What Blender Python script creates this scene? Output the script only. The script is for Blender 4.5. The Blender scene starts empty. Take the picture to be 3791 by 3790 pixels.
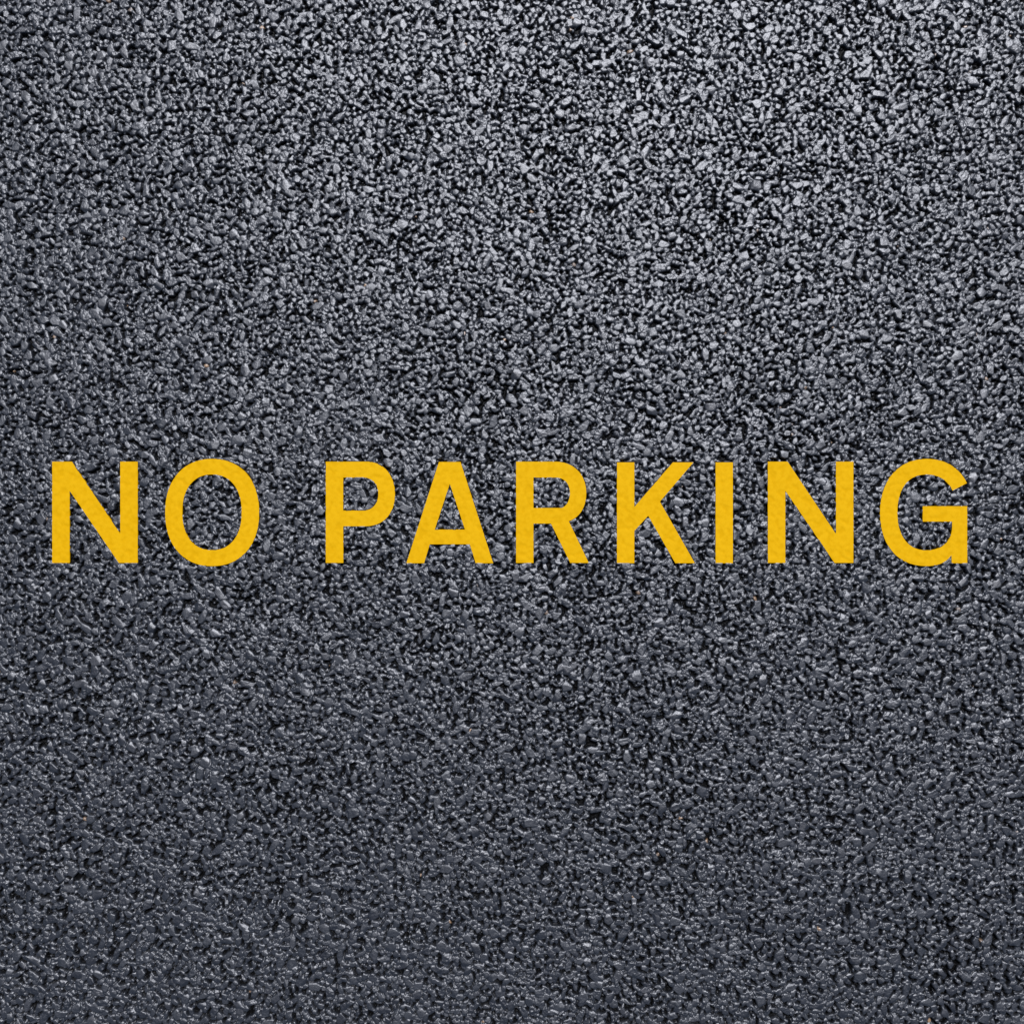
import bpy, math
import numpy as np
from mathutils import Vector, geometry

R = np.random.default_rng(20)
SRC = 3791.0                 # the frame is 1 m wide; letter outlines were measured in 1/3791 m
C = bpy.context.scene.collection
scene = bpy.context.scene

# ------------------------------------------------------------------ camera
CAM_H = 1.0
TOP = 0.0045                 # height of the rolled stone tops above the bed
cam = bpy.data.cameras.new('camera'); cam_o = bpy.data.objects.new('camera', cam); C.objects.link(cam_o)
cam.sensor_width = 36; cam.sensor_fit = 'HORIZONTAL'
cam.lens = 36 * CAM_H / 1.0
cam.clip_start = 0.01; cam.clip_end = 5000
cam_o.location = (0, 0, CAM_H + TOP)
scene.camera = cam_o

# ------------------------------------------------------------------ light
SUN_EL, SUN_AZ = 60.0, 14.0   # azimuth clockwise from +Y
w = bpy.data.worlds.new('World'); scene.world = w; w.use_nodes = True
nt = w.node_tree; bg = nt.nodes['Background']
sky = nt.nodes.new('ShaderNodeTexSky'); sky.sky_type = 'NISHITA'; sky.sun_disc = False
sky.sun_elevation = math.radians(SUN_EL); sky.sun_rotation = math.radians(SUN_AZ)
nt.links.new(sky.outputs[0], bg.inputs[0]); bg.inputs[1].default_value = 0.05
sun = bpy.data.lights.new('sun', 'SUN'); sun.energy = 5.0; sun.angle = math.radians(0.5); sun.color = (1.0, 0.98, 0.955)
sun_o = bpy.data.objects.new('sun', sun); C.objects.link(sun_o)
e, a = math.radians(SUN_EL), math.radians(SUN_AZ)
d = Vector((math.sin(a) * math.cos(e), math.cos(a) * math.cos(e), math.sin(e)))
sun_o.rotation_euler = d.to_track_quat('Z', 'Y').to_euler(); sun_o.location = d * 5
scene.view_settings.view_transform = 'Standard'; scene.view_settings.look = 'None'
scene.view_settings.exposure = 0; scene.view_settings.gamma = 1

# ------------------------------------------------------------------ letter outlines (metres, y up)
def P(x, y): return np.array([(x - SRC / 2) / SRC, (SRC / 2 - y) / SRC])
def poly(*pts): return [P(*p) for p in pts]
def bez(p0, p1, p2, p3, n=14):
    t = np.linspace(0, 1, n + 1)[1:, None]
    p0, p1, p2, p3 = P(*p0), P(*p1), P(*p2), P(*p3)
    return list((1-t)**3*p0 + 3*(1-t)**2*t*p1 + 3*(1-t)*t*t*p2 + t**3*p3)
def oval(cx, cy, rx, ry, n=2.2, m=80):
    out = []
    for k in range(m):
        t = 2 * math.pi * k / m
        c, s = math.cos(t), math.sin(t)
        out.append(P(cx + rx * math.copysign(abs(c) ** (2/n), c), cy + ry * math.copysign(abs(s) ** (2/n), s)))
    return out
T0, B0 = 1709.2, 2084.0
def letter_n(x):
    return [poly((x, T0), (x+73.5, T0), (x+252.1, 1976.3), (x+252.1, T0), (x+317.1, T0), (x+317.1, B0),
                 (x+247.0, B0), (x+65.0, 1817.2), (x+65.0, B0), (x, B0))]
def letter_o():
    return [oval(784.9, 1897.4, 174.2, 198.5), oval(784.2, 1896.6, 109.8, 139.8, 2.25)]
def letter_p():
    o = poly((1205.5, T0), (1362, T0)) + bez((1362, T0), (1424, 1712), (1462.2, 1763), (1462.2, 1830)) \
        + bez((1462.2, 1830), (1462.2, 1898), (1424, 1947), (1355, 1948.4)) + poly((1270.7, 1948.4), (1270.7, B0), (1205.5, B0))
    i = poly((1270.4, 1768.2), (1346, 1768.2)) + bez((1346, 1768.2), (1382, 1769), (1400.1, 1797), (1400.1, 1829)) \
        + bez((1400.1, 1829), (1400.1, 1861), (1382, 1889), (1346, 1889.9)) + poly((1270.4, 1889.9))
    return [o, i]
def letter_a():
    return [poly((1624.8, 1710.2), (1705, 1710.2), (1826.1, 2085), (1760.9, 2085), (1739.1, 2015.1), (1591.1, 2015.1), (1569.9, 2085), (1504.1, 2085)),
            poly((1665.1, 1791.5), (1721, 1960.3), (1609.7, 1960.3))]
def letter_r():
    o = poly((1910.4, T0), (2060, T0)) + bez((2060, T0), (2130, 1711), (2170.7, 1762), (2170.7, 1824)) \
        + bez((2170.7, 1824), (2170.7, 1878), (2146, 1916), (2106, 1929.7)) + poly((2180, B0), (2111.2, B0), (2039.8, 1938.5), (1975.1, 1938.5), (1975.1, B0), (1910.4, B0))
    i = poly((1975.1, 1768.2), (2060, 1768.2)) + bez((2060, 1768.2), (2092, 1769), (2110.1, 1795), (2110.1, 1825)) \
        + bez((2110.1, 1825), (2110.1, 1851), (2098, 1875), (2078.6, 1880.5)) + poly((1975.1, 1880.5))
    return [o, i]
def letter_k():
    return [poly((2284.1, 1711.8), (2348.8, 1711.8), (2348.8, 1876.4), (2491.6, 1711.8), (2567.7, 1711.8), (2443.5, 1857.2), (2572.9, 2085),
                 (2500.4, 2085), (2400, 1909.5), (2348.8, 1965.4), (2348.8, 2085), (2284.1, 2085))]
def letter_i():
    return [poly((2649.5, 1711.8), (2713.7, 1711.8), (2713.7, 2085), (2649.5, 2085))]
def letter_g():
    gx = lambda z: 2780 + z * .5176
    gy = lambda z: 1600 + z * .5176
    q = lambda x, y: (gx(x), gy(y))
    o = [P(*q(1435, 880))] + bez(q(1435, 880), q(1398, 932), q(1340, 958), q(1258, 958)) + bez(q(1258, 958), q(1048, 958), q(924, 808), q(924, 575)) \
        + bez(q(924, 575), q(924, 340), q(1060, 191), q(1258, 191)) + bez(q(1258, 191), q(1390, 191), q(1492, 250), q(1547, 365)) \
        + [P(*q(1443, 418))] + bez(q(1443, 418), q(1408, 344), q(1346, 303), q(1255, 303)) + bez(q(1255, 303), q(1120, 303), q(1049, 412), q(1049, 575)) \
        + bez(q(1049, 575), q(1049, 738), q(1122, 845), q(1258, 845)) + bez(q(1258, 845), q(1368, 845), q(1440, 780), q(1440, 680)) \
        + [P(*q(*p)) for p in ((1440, 640), (1230, 640), (1230, 529), (1549, 529), (1549, 937), (1437, 937))]
    return [o]
LETTERS = [
    (letter_n(192.2), 'yellow painted letter N at the far left, first letter of the word NO'),
    (letter_o(), 'round yellow painted letter O closing the word NO'),
    (letter_p(), 'yellow painted letter P with one closed bowl, first letter of the word PARKING'),
    (letter_a(), 'yellow painted letter A with slanted sides and crossbar, between P and R'),
    (letter_r(), 'yellow painted letter R with bowl and slanting leg, between A and K'),
    (letter_k(), 'yellow painted letter K with two diagonal arms, between R and I'),
    (letter_i(), 'yellow painted letter I, a plain upright bar between K and N'),
    (letter_n(2843.0), 'yellow painted letter N in the word PARKING, between I and G'),
    (letter_g(), 'yellow painted letter G with a square spur, last letter at the far right'),
]
def inside(loops, X, Y):
    r = np.zeros(X.shape, bool)
    for L in loops:
        n = len(L)
        for k in range(n):
            (x0, y0), (x1, y1) = L[k], L[(k+1) % n]
            if y0 == y1: continue
            r ^= ((y0 > Y) != (y1 > Y)) & (X < (x1 - x0) * (Y - y0) / (y1 - y0) + x0)
    return r

# ------------------------------------------------------------------ height field of the rolled asphalt
STEP = 0.00055               # grid step in metres
HALF = 0.75
N = int(2 * HALF / STEP); N += N % 2
ax = (np.arange(N) - N / 2) * STEP
H = np.full((N, N), -8.0, np.float32)          # indexed [y, x]; values in grid steps until the end
TONE = np.full((N, N), 0.0, np.float32)       # 0 bare binder, otherwise a random number per stone
fx = np.fft.rfftfreq(N); fy = np.fft.fftfreq(N); F2 = (fy[:, None]**2 + fx[None, :]**2).astype(np.float32)
def blur(A, s): return np.fft.irfft2(np.fft.rfft2(A) * np.exp(-2 * np.pi**2 * s * s * F2), s=(N, N)).astype(np.float32)
def noise(s):
    A = blur(R.standard_normal((N, N)).astype(np.float32), s); return A / A.std()
patch = noise(42.0) * .6 + noise(120.0) * .5   # slow unevenness of the mix
stamps = []
def scatter(spacing, keep, r0, r1):
    """loose jittered grid, overlaps allowed (grid steps)"""
    m = int(N / spacing)
    gy, gx = np.mgrid[0:m, 0:m]
    cx = ((gx + R.random((m, m)) * 2.4 - .7) * spacing).ravel(); cy = ((gy + R.random((m, m)) * 2.4 - .7) * spacing).ravel()
    k = R.random(cx.size) < keep
    return cx[k], cy[k], r0 + (r1 - r0) * R.random(int(k.sum())) ** 1.8
cells = {}
def pack(tries, r0, r1, gap, cell):
    """dart throwing: stones that lie beside, not inside, those already laid"""
    xs, ys, rs = (R.random(tries) * N).tolist(), (R.random(tries) * N).tolist(), np.sort(r0 + (r1 - r0) * R.random(tries) ** 1.6)[::-1].tolist()
    out = []
    for x, y, r in zip(xs, ys, rs):
        i, j = int(x / cell), int(y / cell); ok = True
        for a_ in (i, i-1, i+1):
            for b_ in (j, j-1, j+1):
                for (u, v, q) in cells.get((a_, b_), ()):
                    g = (r + q) * gap
                    if (u-x)*(u-x) + (v-y)*(v-y) < g*g: ok = False; break
                if not ok: break
            if not ok: break
        if ok:
            cells.setdefault((i, j), []).append((x, y, r)); out.append((x, y, r))
    return tuple(np.array(c) for c in zip(*out))
def stones(place, z0, z1, dip, tilt, tmax):
    """stones as soft minima of random planes, merged by maximum"""
    cx, cy, r = place; n = cx.size; r1 = float(r.max())
    W = int(math.ceil(r1 * 1.35)) + 1
    o = np.arange(-W, W + 1)
    ci, cj = np.clip(np.rint(cy).astype(int), W, N - W - 1), np.clip(np.rint(cx).astype(int), W, N - W - 1)
    z = z0 + (z1 - z0) * R.random(n) + patch[ci, cj] * dip
    tone = .1 + (tmax - .1) * R.random(n)
    B = 4000
    for s in range(0, n, B):
        q = slice(s, min(n, s + B)); nb = q.stop - q.start
        DX = (o[None, None, :] + (cj[q] - cx[q])[:, None, None]).astype(np.float32) * np.ones((1, o.size, 1), np.float32)
        DY = (o[None, :, None] + (ci[q] - cy[q])[:, None, None]).astype(np.float32) * np.ones((1, 1, o.size), np.float32)
        th = R.random(nb) * 6.283; asp = 1 + 1.0 * R.random(nb) ** 1.5
        c, sn = np.cos(th)[:, None, None], np.sin(th)[:, None, None]
        U = (c * DX + sn * DY) / np.sqrt(asp)[:, None, None]; V = (-sn * DX + c * DY) * np.sqrt(asp)[:, None, None]
        rr = r[q][:, None, None]
        g = R.standard_normal((2, nb, 1, 1)) * tilt
        kk = 4.5
        acc = np.exp(np.clip(-kk * (g[0] * DX + g[1] * DY), -40, 40))
        off = R.random(nb) * 6.283
        K = 6
        for j in range(K):                     # flanks
            t = off + (j + .8 * R.random(nb)) * 6.283 / K
            dist = rr * (.70 + .40 * R.random((nb, 1, 1)))
            sl = 1.8 + 4 * R.random((nb, 1, 1))
            p = sl * (dist - (np.cos(t)[:, None, None] * U + np.sin(t)[:, None, None] * V))
            acc += np.exp(np.clip(-kk * p, -40, 40))
        for j in range(3):                     # broken upper facets
            t = R.random(nb) * 6.283
            sl = .1 + .3 * R.random((nb, 1, 1))
            p = sl * (rr * (.25 + .6 * R.random((nb, 1, 1))) - (np.cos(t)[:, None, None] * U + np.sin(t)[:, None, None] * V))
            acc += np.exp(np.clip(-kk * p, -40, 40))
        hh = (z[q][:, None, None] - np.log(acc) / kk).astype(np.float32)
        idx = ((ci[q][:, None, None] + o[None, :, None]) * N + cj[q][:, None, None] + o[None, None, :])
        ok = hh > -8
        hv, iv = hh[ok], idx[ok].astype(np.int64)
        tv = np.broadcast_to(tone[q][:, None, None], hh.shape)[ok].astype(np.float32)
        Hf, Tf = H.ravel(), TONE.ravel()
        np.maximum.at(Hf, iv, hv)
        w_ = hv >= Hf[iv] - 1e-6
        Tf[iv[w_]] = tv[w_]
MM = 0.001 / STEP
CELL = 11 * MM
stones(pack(14000, 3.3*MM, 5.2*MM, .80, CELL), 4.6*MM, 5.3*MM, .25*MM, .04, .99)     # large chippings
stones(pack(130000, 2.1*MM, 3.3*MM, .80, CELL), 4.0*MM, 5.2*MM, .4*MM, .07, .99)     # chippings
stones(pack(200000, 1.3*MM, 2.1*MM, .80, CELL), 3.0*MM, 5.0*MM, .4*MM, .10, 1)   # grit
stones(scatter(2.4*MM, .85, .45*MM, 1.0*MM), -3.0*MM, 3.1*MM, .5*MM, .3, 1)          # sand
AMP = .25 + 1.3 * np.mod(TONE * 37.3, 1) ** 2
H += (noise(1.5) * .10 * MM + noise(.7) * .08 * MM) * AMP
H += noise(18) * .12 * MM
H *= STEP * 1.1                                                              # metres
level = float(np.percentile(H, 90)); cam_o.location.z = CAM_H + level

# paint film: nearly flat, lightly telegraphing the stones beneath
soft = blur(H, 1.3); RELIEF = blur(H, .9); RELIEF = (RELIEF - RELIEF.mean()) / RELIEF.std()
FILM = level - .0004 + .07 * (soft - soft.mean())
for loops, _ in LETTERS:
    pts = np.concatenate([np.array(L) for L in loops])
    lo, hi = pts.min(0), pts.max(0)
    j0, j1 = np.searchsorted(ax, lo[0]), np.searchsorted(ax, hi[0]); i0, i1 = np.searchsorted(ax, lo[1]), np.searchsorted(ax, hi[1])
    X, Y = np.meshgrid(ax[j0:j1], ax[i0:i1])
    m = inside(loops, X, Y)
    sub = H[i0:i1, j0:j1]
    sub[m] = np.minimum(sub[m], FILM[i0:i1, j0:j1][m] - .0004)

# ------------------------------------------------------------------ road mesh
CORE = 0.515
core = np.nonzero(np.abs(ax) <= CORE)[0]
idx = np.concatenate([np.arange(3, core[0], 3), core, np.arange(core[-1] + 3, N - 3, 3)])
far = np.array([.9, 1.2, 1.8, 3, 6, 15, 40, 120, 400, 1500])
xs = np.concatenate([-far[::-1], ax[idx], far]); nf = len(far); M = len(xs)
Z = np.full((M, M), float(H.mean()), np.float32); Z[nf:-nf, nf:-nf] = H[np.ix_(idx, idx)]
TN = np.full((M, M), .3, np.float32); TN[nf:-nf, nf:-nf] = TONE[np.ix_(idx, idx)]
MA_SHADE = np.full((M, M), .2, np.float32); hz = (H[np.ix_(idx, idx)] / .001 - 1.1) / 2.4; MA_SHADE[nf:-nf, nf:-nf] = 1 - np.clip(hz, 0, 1)  # painted crevice shade along with dark binder, stronger the deeper the gap
FA = np.ones((M, M), np.float32); FA[nf:-nf, nf:-nf] = 0
co = np.empty((M, M, 3), np.float32); co[..., 0] = xs[None, :]; co[..., 1] = xs[:, None]; co[..., 2] = Z
def mesh_from(name, co, faces, k):
    me = bpy.data.meshes.new(name)
    me.vertices.add(len(co)); me.vertices.foreach_set('co', np.ascontiguousarray(co, np.float32).ravel())
    nfc = len(faces)
    me.loops.add(nfc * k); me.loops.foreach_set('vertex_index', np.ascontiguousarray(faces, np.int32).ravel())
    me.polygons.add(nfc); me.polygons.foreach_set('loop_start', np.arange(0, nfc * k, k, dtype=np.int32))
    me.update(calc_edges=True)
    me.polygons.foreach_set('use_smooth', np.ones(nfc, bool))
    return me
ii = np.arange(M * M, dtype=np.int32).reshape(M, M)
faces = np.stack([ii[:-1, :-1], ii[:-1, 1:], ii[1:, 1:], ii[1:, :-1]], -1).reshape(-1, 4)
me = mesh_from('asphalt_road', co.reshape(-1, 3), faces, 4)
for nm, arr in (('tone', TN), ('far', FA), ('mastic_shade', MA_SHADE)):
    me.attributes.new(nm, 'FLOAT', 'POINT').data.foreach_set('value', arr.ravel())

# ------------------------------------------------------------------ materials
def mat(name):
    m = bpy.data.materials.new(name); m.use_nodes = True
    t = m.node_tree; return m, t, t.nodes['Principled BSDF'], t.nodes.new, t.links.new
am, t, bs, nn, ln = mat('wet_black_asphalt')
def node(kind, **kw):
    n = nn(kind)
    for k, v in kw.items(): setattr(n, k, v)
    return n
tone = node('ShaderNodeAttribute', attribute_name='tone'); faraway = node('ShaderNodeAttribute', attribute_name='far')
pos = node('ShaderNodeNewGeometry')
ramp = node('ShaderNodeValToRGB'); cr = ramp.color_ramp
cr.elements[0].position = 0; cr.elements[0].color = (.003, .003, .0032, 1)
cr.elements[1].position = .12; cr.elements[1].color = (.005, .006, .010, 1)
for p, c in ((.5, (.008, .010, .015, 1)), (.93, (.016, .018, .024, 1)), (.9985, (.024, .025, .030, 1)), (.9992, (.26, .16, .085, 1))):
    el = cr.elements.new(p); el.color = c
ln(tone.outputs['Fac'], ramp.inputs[0])
n1 = node('ShaderNodeTexNoise'); n1.inputs['Scale'].default_value = 900; n1.inputs['Detail'].default_value = 4; n1.inputs['Roughness'].default_value = .7
ln(pos.outputs['Position'], n1.inputs['Vector'])
mr = node('ShaderNodeMapRange'); mr.inputs['From Min'].default_value = .3; mr.inputs['From Max'].default_value = .7
mr.inputs['To Min'].default_value = .6; mr.inputs['To Max'].default_value = 1.45; ln(n1.outputs['Fac'], mr.inputs['Value'])
mas_shade = node('ShaderNodeAttribute', attribute_name='mastic_shade')
sp = node('ShaderNodeMapRange'); sp.inputs['To Min'].default_value = .5; sp.inputs['To Max'].default_value = .03; ln(mas_shade.outputs['Fac'], sp.inputs['Value']); ln(sp.outputs['Result'], bs.inputs['Specular IOR Level'])  # crevice shade also takes the gloss out of the gaps
dk = node('ShaderNodeMix', data_type='RGBA'); dk.inputs[7].default_value = (.002, .002, .0022, 1); ln(mas_shade.outputs['Fac'], dk.inputs[0]); ln(ramp.outputs['Color'], dk.inputs[6])  # shade between the stones mixed into the base colour, with the binder's black
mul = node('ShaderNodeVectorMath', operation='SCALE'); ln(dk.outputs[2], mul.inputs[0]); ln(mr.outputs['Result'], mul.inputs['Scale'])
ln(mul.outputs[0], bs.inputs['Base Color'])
rr_ = node('ShaderNodeMapRange'); rr_.inputs['From Min'].default_value = .3; rr_.inputs['From Max'].default_value = .7
rr_.inputs['To Min'].default_value = .40; rr_.inputs['To Max'].default_value = .53; ln(n1.outputs['Fac'], rr_.inputs['Value'])
ln(rr_.outputs['Result'], bs.inputs['Roughness'])
bs.inputs['IOR'].default_value = 1.97; bs.inputs['Specular IOR Level'].default_value = .5; bs.inputs['Specular Tint'].default_value = (.865, .90, 1, 1)
b1 = node('ShaderNodeBump'); b1.inputs['Strength'].default_value = .45; b1.inputs['Distance'].default_value = .0004
n2 = node('ShaderNodeTexNoise'); n2.inputs['Scale'].default_value = 1500; n2.inputs['Detail'].default_value = 3
ln(pos.outputs['Position'], n2.inputs['Vector']); ln(n2.outputs['Fac'], b1.inputs['Height'])
vor = node('ShaderNodeTexVoronoi'); vor.inputs['Scale'].default_value = 130; ln(pos.outputs['Position'], vor.inputs['Vector'])
vm = node('ShaderNodeMath', operation='MULTIPLY'); ln(vor.outputs['Distance'], vm.inputs[0]); ln(faraway.outputs['Fac'], vm.inputs[1])
b2 = node('ShaderNodeBump', invert=True); b2.inputs['Strength'].default_value = 1; b2.inputs['Distance'].default_value = .006
ln(vm.outputs[0], b2.inputs['Height']); ln(b1.outputs['Normal'], b2.inputs['Normal']); ln(b2.outputs['Normal'], bs.inputs['Normal'])
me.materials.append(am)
road = bpy.data.objects.new('asphalt_road', me); C.objects.link(road)
road['kind'] = 'structure'; road['label'] = 'black freshly rolled asphalt of small glossy stones'

pm, t, bs, nn, ln = mat('yellow_road_paint')
pos = node('ShaderNodeNewGeometry')
n1 = node('ShaderNodeTexNoise'); n1.inputs['Scale'].default_value = 260; n1.inputs['Detail'].default_value = 5; n1.inputs['Roughness'].default_value = .65
ln(pos.outputs['Position'], n1.inputs['Vector'])
pr = node('ShaderNodeValToRGB'); pr.color_ramp.elements[0].position = .32; pr.color_ramp.elements[0].color = (.540, .296, .0015, 1)
pr.color_ramp.elements[1].position = .68; pr.color_ramp.elements[1].color = (.595, .338, .004, 1)
rel = nn('ShaderNodeAttribute'); rel.attribute_name = 'relief'
ma = nn('ShaderNodeMath'); ma.operation = 'MULTIPLY_ADD'; ma.inputs[1].default_value = .085
ln(rel.outputs['Fac'], ma.inputs[0]); ln(n1.outputs['Fac'], ma.inputs[2]); ln(ma.outputs[0], pr.inputs[0]); ln(pr.outputs[0], bs.inputs['Base Color'])
bs.inputs['Roughness'].default_value = .75; bs.inputs['Specular IOR Level'].default_value = .05

# ------------------------------------------------------------------ painted letters
def sample(A, x, y):
    u = np.clip((x - ax[0]) / STEP, 0, N - 2); v = np.clip((y - ax[0]) / STEP, 0, N - 2)
    j, i = u.astype(int), v.astype(int); fu, fv = u - j, v - i
    return (A[i, j]*(1-fu)*(1-fv) + A[i, j+1]*fu*(1-fv) + A[i+1, j]*(1-fu)*fv + A[i+1, j+1]*fu*fv)
def build_letter(loops, label):
    verts, edges, bnd = [], [], []
    for L in loops:
        ring = []
        for k in range(len(L)):
            p, q = L[k], L[(k+1) % len(L)]
            n = max(1, int(round(np.linalg.norm(q - p) / .0011)))
            ring += [p + (q - p) * j / n for j in range(n)]
        s = len(verts); verts += ring
        edges += [(s + k, s + (k+1) % len(ring)) for k in range(len(ring))]
    outline = np.array(verts); lo, hi = outline.min(0), outline.max(0)
    X, Y = np.meshgrid(np.arange(lo[0], hi[0], .0009), np.arange(lo[1], hi[1], .0009))
    m = inside(loops, X, Y)
    for x, y in zip(X[m], Y[m]):
        if np.min((outline[:, 0]-x)**2 + (outline[:, 1]-y)**2) > .0006**2: verts.append(np.array((x, y)))
    vo, eo, fo, *_ = geometry.delaunay_2d_cdt([Vector(v) for v in verts], edges, [], 0, 1e-7, False)
    V = np.array([tuple(v) for v in vo]); Fc = np.array(fo)
    cen = V[Fc].mean(1); Fc = Fc[inside(loops, cen[:, 0], cen[:, 1])]
    ar = np.cross(V[Fc[:, 1]] - V[Fc[:, 0]], V[Fc[:, 2]] - V[Fc[:, 0]]); Fc[ar < 0] = Fc[ar < 0][:, ::-1]
    z = sample(FILM, V[:, 0], V[:, 1]); rel = sample(RELIEF, V[:, 0], V[:, 1])
    org = np.array([(lo[0]+hi[0])/2, lo[1], level - .002])
    top = np.column_stack([V, z]) - org
    cnt = {}
    for f in Fc:
        for k in range(3):
            e_ = (int(f[k]), int(f[(k+1) % 3])); cnt[e_] = 1
    rim = [e_ for e_ in cnt if (e_[1], e_[0]) not in cnt]
    rv = sorted({v for e_ in rim for v in e_}); a_ = {v: len(top) + k for k, v in enumerate(rv)}; b_ = {v: len(top) + len(rv) + k for k, v in enumerate(rv)}
    low = top[rv].copy(); low[:, 2] -= .0022
    allv = np.vstack([top, top[rv], low])
    sk = []
    for u, v in rim: sk += [(a_[u], b_[u], b_[v]), (a_[u], b_[v], a_[v])]
    me = mesh_from('painted_letter', allv, np.vstack([Fc, np.array(sk)]), 3)
    me.attributes.new('relief', 'FLOAT', 'POINT').data.foreach_set('value', np.concatenate([rel, rel[rv], rel[rv]]).astype(np.float32))
    me.materials.append(pm)
    ob = bpy.data.objects.new('painted_letter', me); C.objects.link(ob); ob.location = org
    ob['label'] = label; ob['category'] = 'letter'; ob['group'] = 'yellow painted letters reading NO PARKING'
for loops, label in LETTERS: build_letter(loops, label)

scene.cycles.max_bounces = 4
scene.cycles.use_denoising = False
